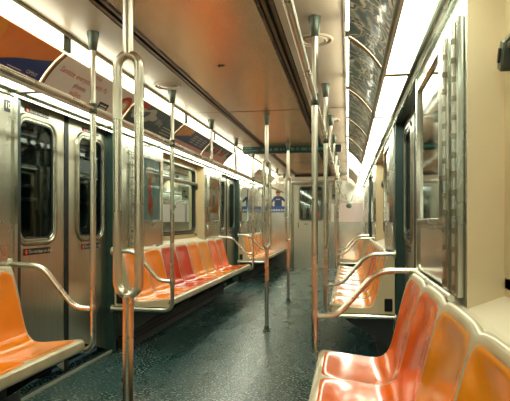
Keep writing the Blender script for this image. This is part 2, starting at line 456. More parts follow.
# end wall with its door
def end_wall():
    mb = MB(); y = Y1
    mb.box(DX(-1, 1.3), DX(1, 1.3), y, y+.1, 0, 2.2, 'steel_end')
    tag(mb.build('wall_end', smooth=False), kind='structure')
    mb = MB(); mb.box(DX(-1, 1.3), DX(1, 1.3), Y0-.1, Y0, 0, 2.2, 'steel_end')
    tag(mb.build('wall_rear', smooth=False), kind='structure')
    dxc = -.86
    root = empty('door_7', (dxc, y, 0), kind='structure')
    mb = MB(); mb.box(dxc-.36, dxc+.36, y-.02, y, .02, 1.92, 'steel_door'); leaf = mb.build('door_leaf', root, smooth=False, bevel=.004)
    mb = MB()
    mb.box(dxc-.43, dxc-.37, y-.05, y, 0, 1.97, 'frame_metal'); mb.box(dxc+.37, dxc+.43, y-.05, y, 0, 1.97, 'frame_metal'); mb.box(dxc-.43, dxc+.43, y-.05, y, 1.925, 1.985, 'frame_metal')
    mb.build('door_frame', root, smooth=False, bevel=.006)
    f = end_fn(dxc+.03, 1.50, y-.02)
    mb = MB(); ring_frame(mb, f, .56, .80, .08, .035, 0, .015, 'frame_metal'); mb.build('window_frame', leaf)
    mb = MB(); ring_frame(mb, f, .50, .74, .06, .012, 0, .012, 'rubber'); mb.poly([f(u, v, .003) for u, v in rrect(.50, .74, .06)], 'black')
    mb.build('window_gasket', leaf)
    mb = MB(); mb.poly([f(u, v, .006) for u, v in rrect(.49, .73, .06)], 'frame_glass'); mb.build('window_pane', leaf, smooth=False)
    g = end_fn(dxc+.03+.13, 1.24, y-.03)
    mb = MB(); mb.poly([g(.065*math.cos(a*math.pi/10), .065*math.sin(a*math.pi/10), 0) for a in range(20)], 'sign_red')
    mb.poly([g(u, v, .001) for u, v in ((-.02, -.04), (.02, -.04), (.02, .03), (-.02, .03))], 'white_print'); mb.build('round_sticker', leaf, smooth=False)
    for zz in (1.955, 1.03):
        g = end_fn(dxc+.03, zz, y-.052 if zz > 1.5 else y-.022)
        mb = MB()
        for k in (-3, -2, 2, 3): mb.poly([g(k*.045+u, v, 0) for u, v in ((-.014, -.012), (.014, -.012), (.014, .012), (-.014, .012))], 'sign_red' if zz > 1.5 else 'black')
        mb.build('warning_label', root, smooth=False)
    mb = MB(); mb.box(dxc-.27, dxc-.24, y-.05, y-.02, .95, 1.07, 'frame_metal'); mb.build('door_handle', leaf, bevel=.006)
end_wall()
mb = MB(); mb.box(DX(-1, .78), DX(1, .78), Y1-.10, Y1, 2.02, 2.10, 'cream_header'); mb.box(DX(-1, .40), DX(1, .40), Y1-.12, Y1-.09, 2.105, 2.155, 'slot_dark')
tag(mb.build('trim_9', smooth=False), kind='structure')
# windows
wn = 0
for s in (-1, 1):
    for (w0, w1) in WINDOWS:
        wn += 1
        yc = (w0+w1)/2; w = w1-w0-.22; zc, h = 1.37, .86
        root = empty('window_%d' % wn, (DX(s, WIND), yc, .9), kind='structure')
        f = wall_fn(s, yc, zc, WIND)
        mb = MB(); ring_frame(mb, f, w, h, .09, .028, -.01, .016, 'frame_metal'); ring_frame(mb, f, w-.05, h-.05, .07, .016, -.01, .022, 'rubber')
        mb.build('window_frame', root)
        g = wall_fn(s, yc, 1.60, WIND)
        mb = MB(); mb.box(DX(s, WIND-.03), DX(s, WIND+.01), w0+.11, w1-.11, 1.575, 1.612, 'frame_metal')
        mb.box(DX(s, WIND-.034), DX(s, WIND-.028), w0+.11, w1-.11, 1.59, 1.597, 'rubber'); mb.build('transom', root, smooth=False, bevel=.004)
        mb = MB(); mb.poly([f(u, v, -.004) for u, v in rrect(w-.03, h-.03, .075)], 'window_glass'); mb.build('window_pane', root, smooth=False)
        for yy in (w0+.10, w1-.10):
            mb = MB(); sg = 1
            a = math.radians(25)
            def R(u, v, o): return (DX(s, WIND-.005-o), yy+u*math.cos(a)-v*math.sin(a), 1.565+u*math.sin(a)+v*math.cos(a))
            pr = rrect(.045, .085, .01, 3)
            mb.rings([[R(u, v, 0) for u, v in pr], [R(u, v, .03) for u, v in pr], [R(u*.8, v*.9, .034) for u, v in pr]], 'fitting')
            mb.rings([[R(u, v, .034) for u, v in rrect(.012, .04, .004, 3)], [R(u, v, .040) for u, v in rrect(.012, .04, .004, 3)]], 'black')
            mb.build('window_latch', root)

# ------------------------------------------------------------ benches
PROF = [(.652, .392), (.645, .41), (.646, .437), (.662, .452), (.72, .449), (.80, .440), (.88, .431), (.935, .431), (.968, .447), (.990, .480), (1.008, .54), (1.035, .66), (1.066, .78), (1.088, .842), (1.100, .856)]
def cr(P, t):
    n = len(P)-1; x = t*n; i = min(int(x), n-1); u = x-i
    p0, p1, p2, p3 = P[max(i-1, 0)], P[i], P[i+1], P[min(i+2, n)]
    return tuple(.5*(2*p1[k]+(p2[k]-p0[k])*u+(2*p0[k]-5*p1[k]+4*p2[k]-p3[k])*u*u+(3*p1[k]-p0[k]-3*p2[k]+p3[k])*u**3) for k in (0, 1))
_samp = [cr(PROF, i/400) for i in range(401)]
_L = [0]
for i in range(400): _L.append(_L[-1]+math.dist(_samp[i], _samp[i+1]))
def prof(s):
    t = max(0, min(1, s))*_L[-1]
    import bisect
    i = min(max(bisect.bisect_left(_L, t), 1), 400); k = (t-_L[i-1])/(_L[i]-_L[i-1]+1e-9)
    a, b = _samp[i-1], _samp[i]
    p = (a[0]+(b[0]-a[0])*k, a[1]+(b[1]-a[1])*k)
    j0, j1 = max(i-4, 0), min(i+4, 400)
    tx, tz = _samp[j1][0]-_samp[j0][0], _samp[j1][1]-_samp[j0][1]; l = math.hypot(tx, tz)
    return p, (-tz/l, tx/l)     # normal towards the sitter (up / into the aisle)
def smooth01(a, b, x):
    t = max(0, min(1, (x-a)/(b-a))); return t*t*(3-2*t)
def seat_pt(side, yc, hw, s, t, off):
    p, nrm = prof(s)
    dip = .020*(1-abs(t)**2.6)*smooth01(.06, .22, s)*(1-smooth01(.86, 1.0, s))
    o = off-dip
    z = p[1]+nrm[1]*o - .016*abs(t)**5*smooth01(.9, 1, s)
    return (DX(side, p[0]+nrm[0]*o), yc+t*hw, z)
def bench(side, ya, n, w, cols, label):
    root = empty('bench_seat', (DX(side, .9), ya+n*w/2, 0), label, 'bench')
    mb = MB()
    nt_ = 8
    def fn(u, v):
        x = u*n; k = min(int(x), n-1); t = (x-k)*2-1
        return seat_pt(side, ya+(k+.5)*w, w/2, v, t, 0)
    mb.grid(fn, n*nt_, 46, 'shell_cream')
    sh = mb.build('seat_shell', root)
    so = sh.modifiers.new('solid', 'SOLIDIFY'); so.thickness = .016; so.offset = -1 
    for p in sh.data.polygons[:1]: pass
    # make sure the thickness goes away from the sitter
    nrm = sh.data.polygons[(n*nt_//2)*46+22].normal
    if nrm.z < 0: so.offset = 1
    for k in range(n):
        mb = MB(); hw = w/2; yc = ya+(k+.5)*w
        s0, s1 = .105, .955
        def fi(u, v):
            # rounded outline: squeeze the row width near both ends
            s = s0+(s1-s0)*v
            L = _L[-1]; e = min(v, 1-v)*(s1-s0)*L; r = .055
            hwm = .98-.035*smooth01(.45, .95, v)
            dw = 0
            if e < r: dw = (r-math.sqrt(max(0, r*r-(r-e)**2)))/hw
            t = (u*2-1)*(hwm-dw)
            edge = min(1, min(1-abs(u*2-1), 1)*8, e/.012)
            return seat_pt(side, yc, hw, s, t, .0005+.003*edge)
        # finer rows near the ends
        NV = 44
        def warp(v): return .5-.5*math.cos(math.pi*v)
        mb.grid(lambda u, v: fi(warp(u), warp(v)), 14, NV, cols[k % len(cols)])
        o = mb.build('seat_insert', root)
    # end panels
    for e, yy in ((-1, ya), (1, ya+n*w)):
        mb = MB(); pts = [(.66, .385)]+[(prof(q/20)[0][0]-prof(q/20)[1][0]*.008, prof(q/20)[0][1]-prof(q/20)[1][1]*.008) for q in range(2, 20)]+[(1.10, .845), (1.142, .845), (1.142, .385)]
        y_in, y_out = yy-e*.006, yy+e*.012
        mb.rings([[(DX(side, a), y_in, b) for a, b in pts], [(DX(side, a), y_out, b) for a, b in pts]], 'beige_wall')
        pn = mb.build('end_panel', root)
        mb = MB()
        mb.rings([[(DX(side, 1.095+a), yy+e*.012, .455+b) for a, b in rrect(.06, .10, .008, 2)], [(DX(side, 1.095+a), yy+e*.018, .455+b) for a, b in rrect(.056, .096, .008, 2)]], 'black')
        mb.build('vent_plate', pn)
    # under-frame and brackets
    mb = MB(); mb.box(DX(side, .70), DX(side, .74), ya+.03, ya+n*w-.03, .385, .42, 'under_dark')
    mb.box(DX(side, .74), DX(side, 1.14), ya+.03, ya+n*w-.03, .395, .405, 'under_dark'); mb.build('under_frame', root, smooth=False)
    k = 0
    nb = max(2, n//2)
    for k in range(nb+1):
        y = ya+.06+(n*w-.12)*k/nb
        mb = MB(); pts = [(.70, .395), (1.14, .395), (1.14, .12), (1.09, .12), (.72, .36)]
        mb.rings([[(DX(side, a), y-.012, b) for a, b in pts], [(DX(side, a), y+.012, b) for a, b in pts]], 'under_dark'); mb.build('support_bracket', root)
    mb = MB(); mb.box(DX(side, 1.03), DX(side, 1.122), ya+.12, ya+n*w-.12, .02, .29, 'under_dark')
    for z in (.08, .12, .16, .20): mb.box(DX(side, 1.024), DX(side, 1.03), ya+.15, ya+n*w-.15, z, z+.012, 'slot_dark')
    o = mb.build('heater_cover', root, smooth=False)
    return root
W_ = .444
nb_ = bench(-1, 2.63-8*W_, 8, W_, ['seat_orange'], 'all-orange bench at the left edge of the picture, beside the nearest double door')
nb_.location.x += .02
bench(1, 2.63-8*W_, 8, W_, ['seat_amber', 'seat_orange', 'seat_amber', 'seat_amber', 'seat_amber', 'seat_amber', 'seat_redorange', 'seat_redorange'], 'large foreground bench at lower right with red-orange and amber seats under a beige ledge')
bench(-1, 4.11, 8, W_, ['seat_orange', 'seat_orange', 'seat_red', 'seat_red', 'seat_orange', 'seat_amber', 'seat_redorange', 'seat_redorange'], 'long bench along left wall under the window, orange seats with red ones between')
bench(1, 4.11, 8, W_, ['seat_orange', 'seat_amber', 'seat_redorange', 'seat_red', 'seat_amber', 'seat_orange', 'seat_orange', 'seat_amber'], 'middle bench along right wall, seen end-on beyond the foreground bench')
bench(-1, 9.14, 6, .45, ['seat_amber', 'seat_amber', 'seat_orange', 'seat_orange', 'seat_amber', 'seat_amber'], 'farthest left bench running up to the steel end wall')
bench(1, 9.14, 6, .45, ['seat_orange', 'seat_orange', 'seat_amber', 'seat_orange', 'seat_amber', 'seat_amber'], 'farthest right bench running up to the steel end wall')

# ------------------------------------------------------------ poles and rails
def top_fitting(mb, x, y): mb.lathe(x, y, [(.034, CEIL+.002), (.034, CEIL-.012), (.030, CEIL-.03), (.021, CEIL-.10), (.0165, CEIL-.105)], 'fitting')
def stanchion(side, y, label):
    x = DX(side, .62); r = .0165
    root = empty('grab_pole', (x, y, 0), label, 'grab pole')
    mb = MB(); pts = fillet([(x, y, CEIL-.06), (x, y, .37), (DX(side, WALL), y, .37)], .075, 8); mb.tube(pts, r, 'steel_pole'); mb.build('pole', root)
    mb = MB(); top_fitting(mb, x, y); mb.build('ceiling_socket', root)
    mb = MB(); pts = fillet([(x, y, .605), (DX(side, .735), y, .612), (DX(side, .935), y, .845), (DX(side, WALL), y, .850)], .07, 8); mb.tube(pts, .0155, 'steel_pole'); mb.build('armrest', root)
    mb = MB(); mb.lathe(x, y, [(.0195, .58), (.0205, .585), (.0205, .628), (.0195, .632)], 'steel_pole'); mb.build('armrest_collar', root)
    mb = MB(); mb.lathe(x, y, [(.019, 1.70), (.022, 1.705), (.022, 1.755), (.019, 1.76)], 'fitting'); mb.build('rail_clamp', root)
    for z in (.37, .850):
        mb = MB()
        mb.rings([[(DX(side, WALL-q), y+rr*math.cos(a*math.pi/8), z+rr*math.sin(a*math.pi/8)) for a in range(16)] for q, rr in ((0, .034), (.006, .034), (.010, .02))], 'steel_pole')
        mb.build('wall_flange', root)
STN = ((2.715, 'by the nearest door'), (4.052, ''), (7.715, ''), (9.085, ''))
lab = {(-1, 0): 'grab pole with bent armrest at the end of the all-orange left bench', (-1, 1): 'grab pole with armrest at near end of the long left bench with red seats',
       (-1, 2): 'grab pole with armrest at far end of the long left bench with red seats', (-1, 3): 'grab pole with armrest at near end of the farthest left bench',
       (1, 0): 'grab pole with bent armrest at far end of the foreground right bench', (1, 1): 'grab pole with armrest at near end of the middle right bench',
       (1, 2): 'grab pole with armrest at far end of the middle right bench', (1, 3): 'grab pole with armrest at near end of the farthest right bench'}
for s in (-1, 1):
    for i, (y, _) in enumerate(STN): stanchion(s, y, lab[(s, i)])
    root = empty('overhead_rail', (DX(s, .62), 5.9, 1.73), 'steel overhead handrail running lengthwise above the %s benches' % SIDE[s], 'handrail')
    mb = MB(); mb.tube([(DX(s, .62), -2.2, 1.73), (DX(s, .62), 5, 1.73), (DX(s, .62), 11.88, 1.73)], .0155, 'steel_pole'); mb.build('rail', root)
    for y in (.3, 1.5, 5.28, 6.5, 10.4, 11.6):
        x = DX(s, .62); hp = None
        mb = MB(); mb.tube([(x, y, CEIL-.06), (x, y, 1.9), (x, y, 1.745)], .014, 'steel_pole'); h = mb.build('hanger', root)
        mb = MB(); top_fitting(mb, x, y); mb.build('ceiling_socket', h)
def split_pole(y, ang, label, dx=0):
    x = -.80+dx; root = empty('floor_pole', (x, y, 0), label, 'pole'); r = .0195
    mb = MB(); mb.tube([(x, y, .005), (x, y, .5), (x, y, .80), (x, y, .83)], [r, r, r, .021], 'steel_pole', n=20); mb.build('lower_pole', root)
    mb = MB(); mb.tube([(x, y, 1.70), (x, y, 1.9), (x, y, CEIL-.06)], .0185, 'steel_pole', n=20); mb.build('upper_pole', root)
    c, s_ = math.cos(ang), math.sin(ang); W = .040
    pts = []
    for k in range(13): a = math.pi*k/12; pts.append((W*math.cos(a), 1.655+W*math.sin(a)*1.1))
    for k in range(1, 8): pts.append((-W, 1.655-(1.655-.885)*k/8))
    for k in range(13): a = math.pi+math.pi*k/12; pts.append((W*math.cos(a), .885+W*math.sin(a)*1.3))
    for k in range(1, 8): pts.append((W, .885+(1.655-.885)*k/8))
    mb = MB(); mb.tube([(x+u*c, y+u*s_, z) for u, z in pts], .0165, 'steel_pole', n=16, closed=True); mb.build('split_grip', root)
    mb = MB(); top_fitting(mb, x, y); mb.build('ceiling_socket', root)
    mb = MB(); mb.lathe(x, y, [(.045, .001), (.045, .008), (.028, .014), (.024, .05), (.0195, .055)], 'fitting'); mb.build('floor_socket', root)
split_pole(1.765, math.radians(4), 'nearest centre pole, large, splitting into a long oval loop', .02)
split_pole(5.14, math.radians(48), 'middle centre pole standing on the floor in front of the farther one')
split_pole(7.03, math.radians(48), 'farthest of the centre floor poles, near the green sign')

# ------------------------------------------------------------ lamps, adverts
STEP = 1.10
MODS = [1.62+STEP*k for k in range(-5, 10)]
def ad_pt(side, y, v, off=0):
    d = .960-.165*v; z = 1.880+.172*v; n_ = math.sqrt(.5); b = .014*4*v*(1-v)-off
    return (DX(side, d+n_*b), y, z+n_*b)
near = {-1: 'left', 1: 'right'}
ordn = ['first', 'second', 'third', 'fourth', 'fifth', 'sixth', 'seventh', 'eighth', 'ninth', 'tenth']
for s in (-1, 1):
    for i, y in enumerate(MODS):
        if y > 11.5: continue
        ye = min(y+STEP, Y1); k = i-5
        if k < 0: la, lu = 'lower lamp cover before the near edge of the picture, %s side' % near[s], 'upper lamp strip before the near edge of the picture, %s side' % near[s]
        else: la, lu = 'white flat lamp cover below the adverts on the %s, %s from the camera' % (near[s], ordn[k]), 'upright lamp strip at the ceiling edge on the %s, %s from the camera' % (near[s], ordn[k])
        lamp = empty('lamp_cover', (DX(s, 1.04), (y+ye)/2, 1.87), la, 'lamp', 'flat lamp covers before the near edge, %s side' % near[s] if k < 0 else None)
        mb = MB(); mb.box(DX(s, .980), DX(s, 1.096), y+.05, ye-.002, 1.866, 1.88, 'lamp_lower'); mb.build('diffuser', lamp, smooth=False)
        mb = MB()
        mb.box(DX(s, .968), DX(s, .979), y, ye-.001, 1.845, 1.89, 'cream_header'); mb.box(DX(s, 1.097), DX(s, 1.107), y, ye-.001, 1.857, 1.90, 'frame_metal')
        mb.box(DX(s, .979), DX(s, 1.097), y, y+.05, 1.845, 1.885, 'frame_metal'); mb.build('lamp_frame', lamp, smooth=False)
        if k >= 5 or k < 0:
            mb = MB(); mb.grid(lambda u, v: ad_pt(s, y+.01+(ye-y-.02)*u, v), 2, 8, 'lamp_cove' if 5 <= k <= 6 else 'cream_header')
            tag(mb.build('cove_cover'), ('white curved cover on the %s beyond the adverts, %s from the camera' % (near[s], ordn[k])) if k >= 0 else 'curved cream cover before the near edge, %s side' % near[s], 'cover', None if k >= 0 else 'curved covers before the near edge, %s side' % near[s])
        ul = empty('lamp_strip', (DX(s, .795), (y+ye)/2, 2.11), lu, 'lamp', 'upper lamp strips before the near edge, %s side' % near[s] if k < 0 else None)
        mb = MB(); mb.box(DX(s, .780), DX(s, .798), y+.04, ye-.04, 2.066, 2.148, 'lamp_upper'); mb.build('upper_diffuser', ul, smooth=False)
        mb = MB(); mb.box(DX(s, .776), DX(s, .80), y-.039, y+.039, 2.060, 2.156, 'fitting'); mb.build('end_cap', ul, smooth=False, bevel=.003)

def ad(side, y0, y1, mat, label, art=None):
    root = empty('advert_panel', (DX(side, .88), (y0+y1)/2, 1.95), label, 'advert', None)
    mb = MB(); mb.grid(lambda u, v: ad_pt(side, y0+.012+(y1-y0-.024)*u, v), 4, 12, mat); p = mb.build('printed_sheet', root)
    for yy, nm in ((y0, 0), (y1, 1)):
        mb = MB()
        mb.rings([[ad_pt(side, yy+(.001 if nm == 0 else -.021), k/10, q) for q in (0, .01)]+[ad_pt(side, yy+(.021 if nm == 0 else -.001), k/10, q) for q in (.01, 0)] for k in range(11)], 'bronze_trim')
        if nm == 0 or y1 > 7.0: mb.build('joint_bar', root)
    mb = MB(); mb.tube([ad_pt(side, y0+.002, -.03, .002), ad_pt(side, y1-.002, -.03, .002)], .008, 'frame_metal', n=8); mb.build('lower_rail', root)
    if art: art(root, p, lambda y, v, off=.003: ad_pt(side, 2.72+(y-2.66)*STEP/1.14, v, off))
    return root
def strip(mb, pts, fn, mat, off, nv=1):
    mb.poly([fn(y, v, off) for y, v in pts], mat)
def cut_poly(mb, f, y0, y1, lo, hi, mat, off, n=24, m=8):
    """printed area between curves lo(y) and hi(y)"""
    def fn(u, v):
        y = y0+(y1-y0)*u; a, b = lo(y), hi(y); return f(y, a+(b-a)*v, off)
    mb.grid(fn, n, m, mat)
def blob(mb, f, yc, vc, ry, rv, mat, off, wob=0, ph=0, rot=0):
    N = 28; b = len(mb.v)
    def P(a, q):
        rr = q*(1+wob*math.sin(3*a+ph)); u, v = rr*ry*math.cos(a), rr*rv*math.sin(a)
        return f(yc+u*math.cos(rot)-v*.25*math.sin(rot), min(.985, max(.015, vc+v*math.cos(rot)+u*4*math.sin(rot))), off)
    mb.grid(lambda u, v: P(2*math.pi*u, max(v, .001)), N, 5, mat)
def artA(root, p, f):
    mb = MB(); cut_poly(mb, f, 1.54, 2.645, lambda y: .01, lambda y: min(.97, max(.04, .20+(y-2.27)*1.38+.02*math.sin(y*14))), 'ad_blue', .002); mb.build('blue_field', p)
    mb = MB(); blob(mb, f, 2.10, .70, .085, .32, 'ad_yellow', .002); mb.build('sun_disc', p)
    mb = MB(); add_text(mb, 'OMNY', .034, lambda x, y: f(2.50+x, .19+y*4.0, .004), 'white_print'); mb.build('logo_text', p, smooth=False)
    mb = MB(); mb.poly([f(a, b, .004) for a, b in ((2.34, .14), (2.46, .14), (2.46, .155), (2.34, .155))], 'white_print'); mb.build('small_print', p, smooth=False)
def artB(root, p, f):
    for t, y, v, sz, al in (('germs', 3.12, .88, .052, 'CENTER'), ('Sanitize everything with Pu', 2.74, .63, .056, 'LEFT'), ('phones', 3.04, .39, .052, 'CENTER'), ('wallets', 3.04, .17, .052, 'CENTER')):
        mb = MB(); add_text(mb, t, sz, lambda a, b: f(y+a, v+b*4.0, .003), 'ad_red', al); mb.build('red_lettering', p, smooth=False)
    mb = MB(); mb.poly([f(a, b, .003) for a, b in ((3.36, .06), (3.50, .06), (3.50, .30), (3.36, .30))], 'black')
    for q in (.11, .19): mb.poly([f(a, b, .0045) for a, b in ((3.38, q), (3.48, q), (3.48, q+.04), (3.38, q+.04))], 'white_print')
    mb.build('black_label', p, smooth=False)
    mb = MB(); blob(mb, f, 3.68, .45, .10, .40, 'ad_red', .002); blob(mb, f, 3.68, .45, .065, .26, 'ad_tan', .003); blob(mb, f, 3.68, .45, .04, .15, 'ad_white', .004); mb.build('round_emblem', p)
def artC(root, p, f):
    mb = MB(); blob(mb, f, 3.95, .85, .10, .13, 'ad_red', .002, .2); mb.build('red_shape', p)
    mb = MB()
    for i, (y, v, r, w) in enumerate(((3.93, .55, .12, .20), (4.08, .30, .05, .22), (4.22, .60, .10, .24), (4.15, .8, .1, .08))): blob(mb, f, y, v, r, w, 'ad_palegrey', .003, .35, i*1.3, .15)
    mb.build('pale_shapes', p)
    mb = MB(); add_text(mb, 'We', .11, lambda a, b: f(4.36+a, .52+b*4.0, .004), 'ad_palegrey'); mb.build('pale_lettering', p, smooth=False)
    mb = MB(); cut_poly(mb, f, 4.55, 4.92, lambda y: .45, lambda y: .95, 'ad_slate', .002)
    for q in (.2, .32, .44): cut_poly(mb, f, 4.58, 4.86, lambda y: q, lambda y: q+.04, 'ad_palegrey', .003)
    mb.build('text_lines', p)
def artD(root, p, f):
    mb = MB(); cut_poly(mb, f, 4.96, 5.35, lambda y: .35+(y-4.96)*.9, lambda y: .97, 'ad_tan', .002); mb.build('tan_photo', p)
    mb = MB(); cut_poly(mb, f, 4.96, 6.06, lambda y: .02, lambda y: .28, 'ad_pink', .002); mb.build('pink_band', p)
    mb = MB()
    for q in (.40, .52, .64, .76):
        for a in range(3): cut_poly(mb, f, 5.45+a*.18, 5.58+a*.18, lambda y: q, lambda y: q+.05, 'ad_palegrey', .003, 3, 2)
    mb.build('text_lines', p)
def artE(root, p, f):
    mb = MB(); cut_poly(mb, f, 6.1, 7.2, lambda y: .02, lambda y: .30+.25*(y-6.1), 'ad_pink', .002)
    mb.build('pink_corner', p)
    mb = MB()
    for a in range(5): blob(mb, f, 6.3+a*.18, .62, .06, .2, 'ad_red' if a % 2 else 'ad_palegrey', .003, .3, a)
    mb.build('coloured_shapes', p)
ad(-1, MODS[5], MODS[6], 'ad_orange', 'orange and dark blue curved advert at top left corner with a yellow disc', artA)
ad(-1, MODS[6], MODS[7], 'ad_white', 'white curved advert with red Sanitize everything lettering', artB)
ad(-1, MODS[7], MODS[8], 'ad_slate', 'dark slate curved advert with pale swirls and pale script letters', artC)
ad(-1, MODS[8], MODS[9], 'ad_navy', 'navy advert with tan corner and pink lower band, left side', artD)
ad(-1, MODS[9], MODS[10], 'ad_slate', 'farthest left curved advert, grey with small red and pale shapes', artE)
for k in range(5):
    ad(1, MODS[5+k], MODS[6+k], 'ad_painted_reflections', ['glossy dark green advert overhead at right, nearest the camera', 'glossy dark green advert overhead at right, second from the camera', 'glossy dark advert overhead at right, third from the camera', 'glossy dark advert overhead at right, fourth from the camera', 'glossy dark advert overhead at right, farthest from the camera'][k])
ad(-1, MODS[4], MODS[5], 'ad_orange', 'plain orange advert just outside the left edge of the picture')

# ------------------------------------------------------------ ceiling vents
for s, y, lb in ((-1, 3.88, 'round cream ceiling vent beside the left grab pole'), (1, 3.05, 'round cream ceiling vent beside the nearest right grab pole'), (-1, 6.9, 'small far round ceiling vent on the left'), (1, 5.5, 'farther round ceiling vent on the right')):
    x = DX(s, .60); root = empty('ceiling_vent', (x, y, CEIL), lb, 'vent')
    def tor(r, rt, z, mat):
        mb = MB(); mb.tube([(x+r*math.cos(a*math.pi/20), y+r*math.sin(a*math.pi/20), z) for a in range(40)], rt, mat, n=8, closed=True); return mb
    tor(.098, .009, CEIL-.002, 'cream_ceiling').build('outer_ring', root)
    tor(.066, .006, CEIL-.006, 'cream_ceiling').build('inner_ring', root)
    mb = MB(); mb.lathe(x, y, [(.055, CEIL+.001), (.055, CEIL-.008), (.03, CEIL-.014)], 'cream_ceiling', 32); mb.build('cap', root)
# ------------------------------------------------------------ wall panels: framed adverts, hinge posts
def figure(mb, f, w, h):
    pass
def framed(side, y0, y1, label, sheet, kind, name='poster_frame', cat='poster frame'):
    yc = (y0+y1)/2; w = y1-y0; zc, h = 1.405, .66
    root = empty(name, (DX(side, WALL), yc, zc), label, cat)
    f = wall_fn(side, yc, zc, WALL-.012)
    mb = MB(); mb.rings([[f(u, v, -.012) for u, v in rrect(w, h, .012, 2)], [f(u, v, -.003) for u, v in rrect(w-.01, h-.01, .012, 2)]], 'steel_trim'); ring_frame(mb, f, w, h, .012, .035, -.012, .012, 'steel_trim', 2); mb.build('frame', root)
    mb = MB(); mb.poly([f(u, v, -.001) for u, v in ((-w/2+.03, -h/2+.03), (w/2-.03, -h/2+.03), (w/2-.03, h/2-.03), (-w/2+.03, h/2-.03))], sheet)
    if kind == 'figure':
        def bl(cx_, cz, rx, rz, mat, o=.0005):
            mb.poly([f(cx_+rx*math.cos(a*math.pi/9), cz+rz*math.sin(a*math.pi/9), o) for a in range(18)], mat)
        bl(-.02, .17, .10, .06, 'white_print'); bl(.06, .12, .08, .04, 'white_print'); bl(-.02, .03, .05, .09, 'ad_red', .001); bl(.0, .10, .03, .035, 'skin', .0015); bl(0, -.14, .06, .11, 'ad_red', .001); bl(.02, -.22, .04, .05, 'skin', .0015)
    if kind == 'tan':
        mb.poly([f(u, v, .0005) for u, v in ((-w/2+.06, -h/2+.05), (w/2-.06, -h/2+.05), (w/2-.06, -h/2+.14), (-w/2+.06, -h/2+.14))], 'white_print')
        mb.poly([f(.08*math.cos(a*math.pi/9), .01+.13*math.sin(a*math.pi/9), .0006) for a in range(18)], 'ad_palegrey')
        mb.poly([f(.04*math.cos(a*math.pi/9), .0+.09*math.sin(a*math.pi/9), .0012) for a in range(18)], 'shirt_blue')
    mb.build('poster_sheet', root, smooth=False)
    mb = MB(); mb.poly([f(u, v, .004) for u, v in ((-w/2+.03, -h/2+.03), (w/2-.03, -h/2+.03), (w/2-.03, h/2-.03), (-w/2+.03, h/2-.03))], 'clear_cover'); mb.build('clear_cover', root, smooth=False)
    # steel access plate below
    mb = MB(); g = wall_fn(side, yc, .955, WALL-.006)
    mb.rings([[g(u, v, -.006) for u, v in rrect(w, .19, .01, 2)], [g(u, v, .002) for u, v in rrect(w-.006, .184, .01, 2)]], 'steel_end')
    mb.build('lower_plate', root)
    return root
glass('clear_cover', tint=(.95, .96, .95), refl=.03)
framed(-1, 4.60, 5.16, 'steel poster frame with pale blue picture of red and white figures, left of the window', 'ad_lightblue', 'figure')
framed(-1, 7.04, 7.66, 'steel poster frame holding a tan poster, between left window and far door', 'ad_tan', 'tan')
framed(-1, 9.3, 9.95, 'steel poster frame with pale poster beside the far left door', 'ad_palegrey', 'tan')
framed(-1, 1.85, 2.60, 'steel-framed panel at the left edge beside the number sign', 'ad_lightblue', 'none')
def glassframe(side, y0, y1, label):
    yc = (y0+y1)/2; w = y1-y0; zc, h = 1.415, .66
    root = empty('wall_display_case', (DX(side, WALL), yc, zc), label, 'display case')
    f = wall_fn(side, yc, zc, WALL-.012)
    mb = MB(); ring_frame(mb, f, w, h, .012, .03, -.012, .016, 'steel_trim', 2); mb.build('frame', root)
    mb = MB(); mb.poly([f(u, v, -.010) for u, v in ((-w/2, -h/2), (w/2, -h/2), (w/2, h/2), (-w/2, h/2))], 'black'); mb.build('backing', root, smooth=False)
    mb = MB(); mb.poly([f(u, v, .002) for u, v in ((-w/2+.02, -h/2+.02), (w/2-.02, -h/2+.02), (w/2-.02, h/2-.02), (-w/2+.02, h/2-.02))], 'case_mirror'); mb.build('glass_cover', root, smooth=False)
    mb = MB(); g = wall_fn(side, yc, .965, WALL-.006)
    mb.rings([[g(u, v, -.006) for u, v in rrect(w, .21, .01, 2)], [g(u, v, .002) for u, v in rrect(w-.006, .204, .01, 2)]], 'steel_end')
    mb.build('lower_plate', root)
brushed('case_mirror', (176, 190, 180), .06, (1, 1, 1), bump=.25, vary=.03, rvary=.02)
glassframe(1, 1.98, 2.62, 'glass-fronted steel case reflecting the car, right wall above the foreground bench')
glassframe(1, 4.30, 5.0, 'mid-distance steel case on right wall above near end of middle bench')
glassframe(1, 7.0, 7.68, 'far steel case on the right wall before the far door')
# hinge posts
def hinge_post(side, y, w, label):
    root = empty('hinge_post', (DX(side, WALL), y, .86), label, 'post', None)
    mb = MB(); mb.box(DX(side, WALL-.022), DX(side, WALL), y-w/2, y+w/2, .86, 1.74, 'steel_wall'); mb.build('channel', root, smooth=False, bevel=.004)
    mb = MB(); mb.tube([(DX(side, WALL-.023), y, .87), (DX(side, WALL-.023), y, 1.3), (DX(side, WALL-.023), y, 1.735)], .0075, 'steel_wall', n=10)
    mb.build('hinge_pin', root)
    z = .88
    while z < 1.71:
        mb = MB(); mb.tube([(DX(side, WALL-.023), y, z), (DX(side, WALL-.023), y, z+.018)], .0095, 'frame_metal', n=8); mb.build('hinge_knuckle', root); z += .06
hinge_post(1, 1.90, .08, 'steel hinged post beside the glass-fronted case on the right wall')
hinge_post(1, 1.74, .08, 'steel hinged post at the edge of the beige window recess, right')
hinge_post(-1, 4.42, .07, 'steel hinged post left of the pale blue framed poster')
# diagonal / horizontal lower rail of right panel
mb = MB(); mb.tube([(DX(1, WALL-.03), 1.75, .852), (DX(1, WALL-.03), 2.2, .852), (DX(1, WALL-.03), 2.70, .852)], .012, 'steel_pole'); tag(mb.build('wall_rail'), 'steel rail along right wall just above the foreground seat backs', 'rail')
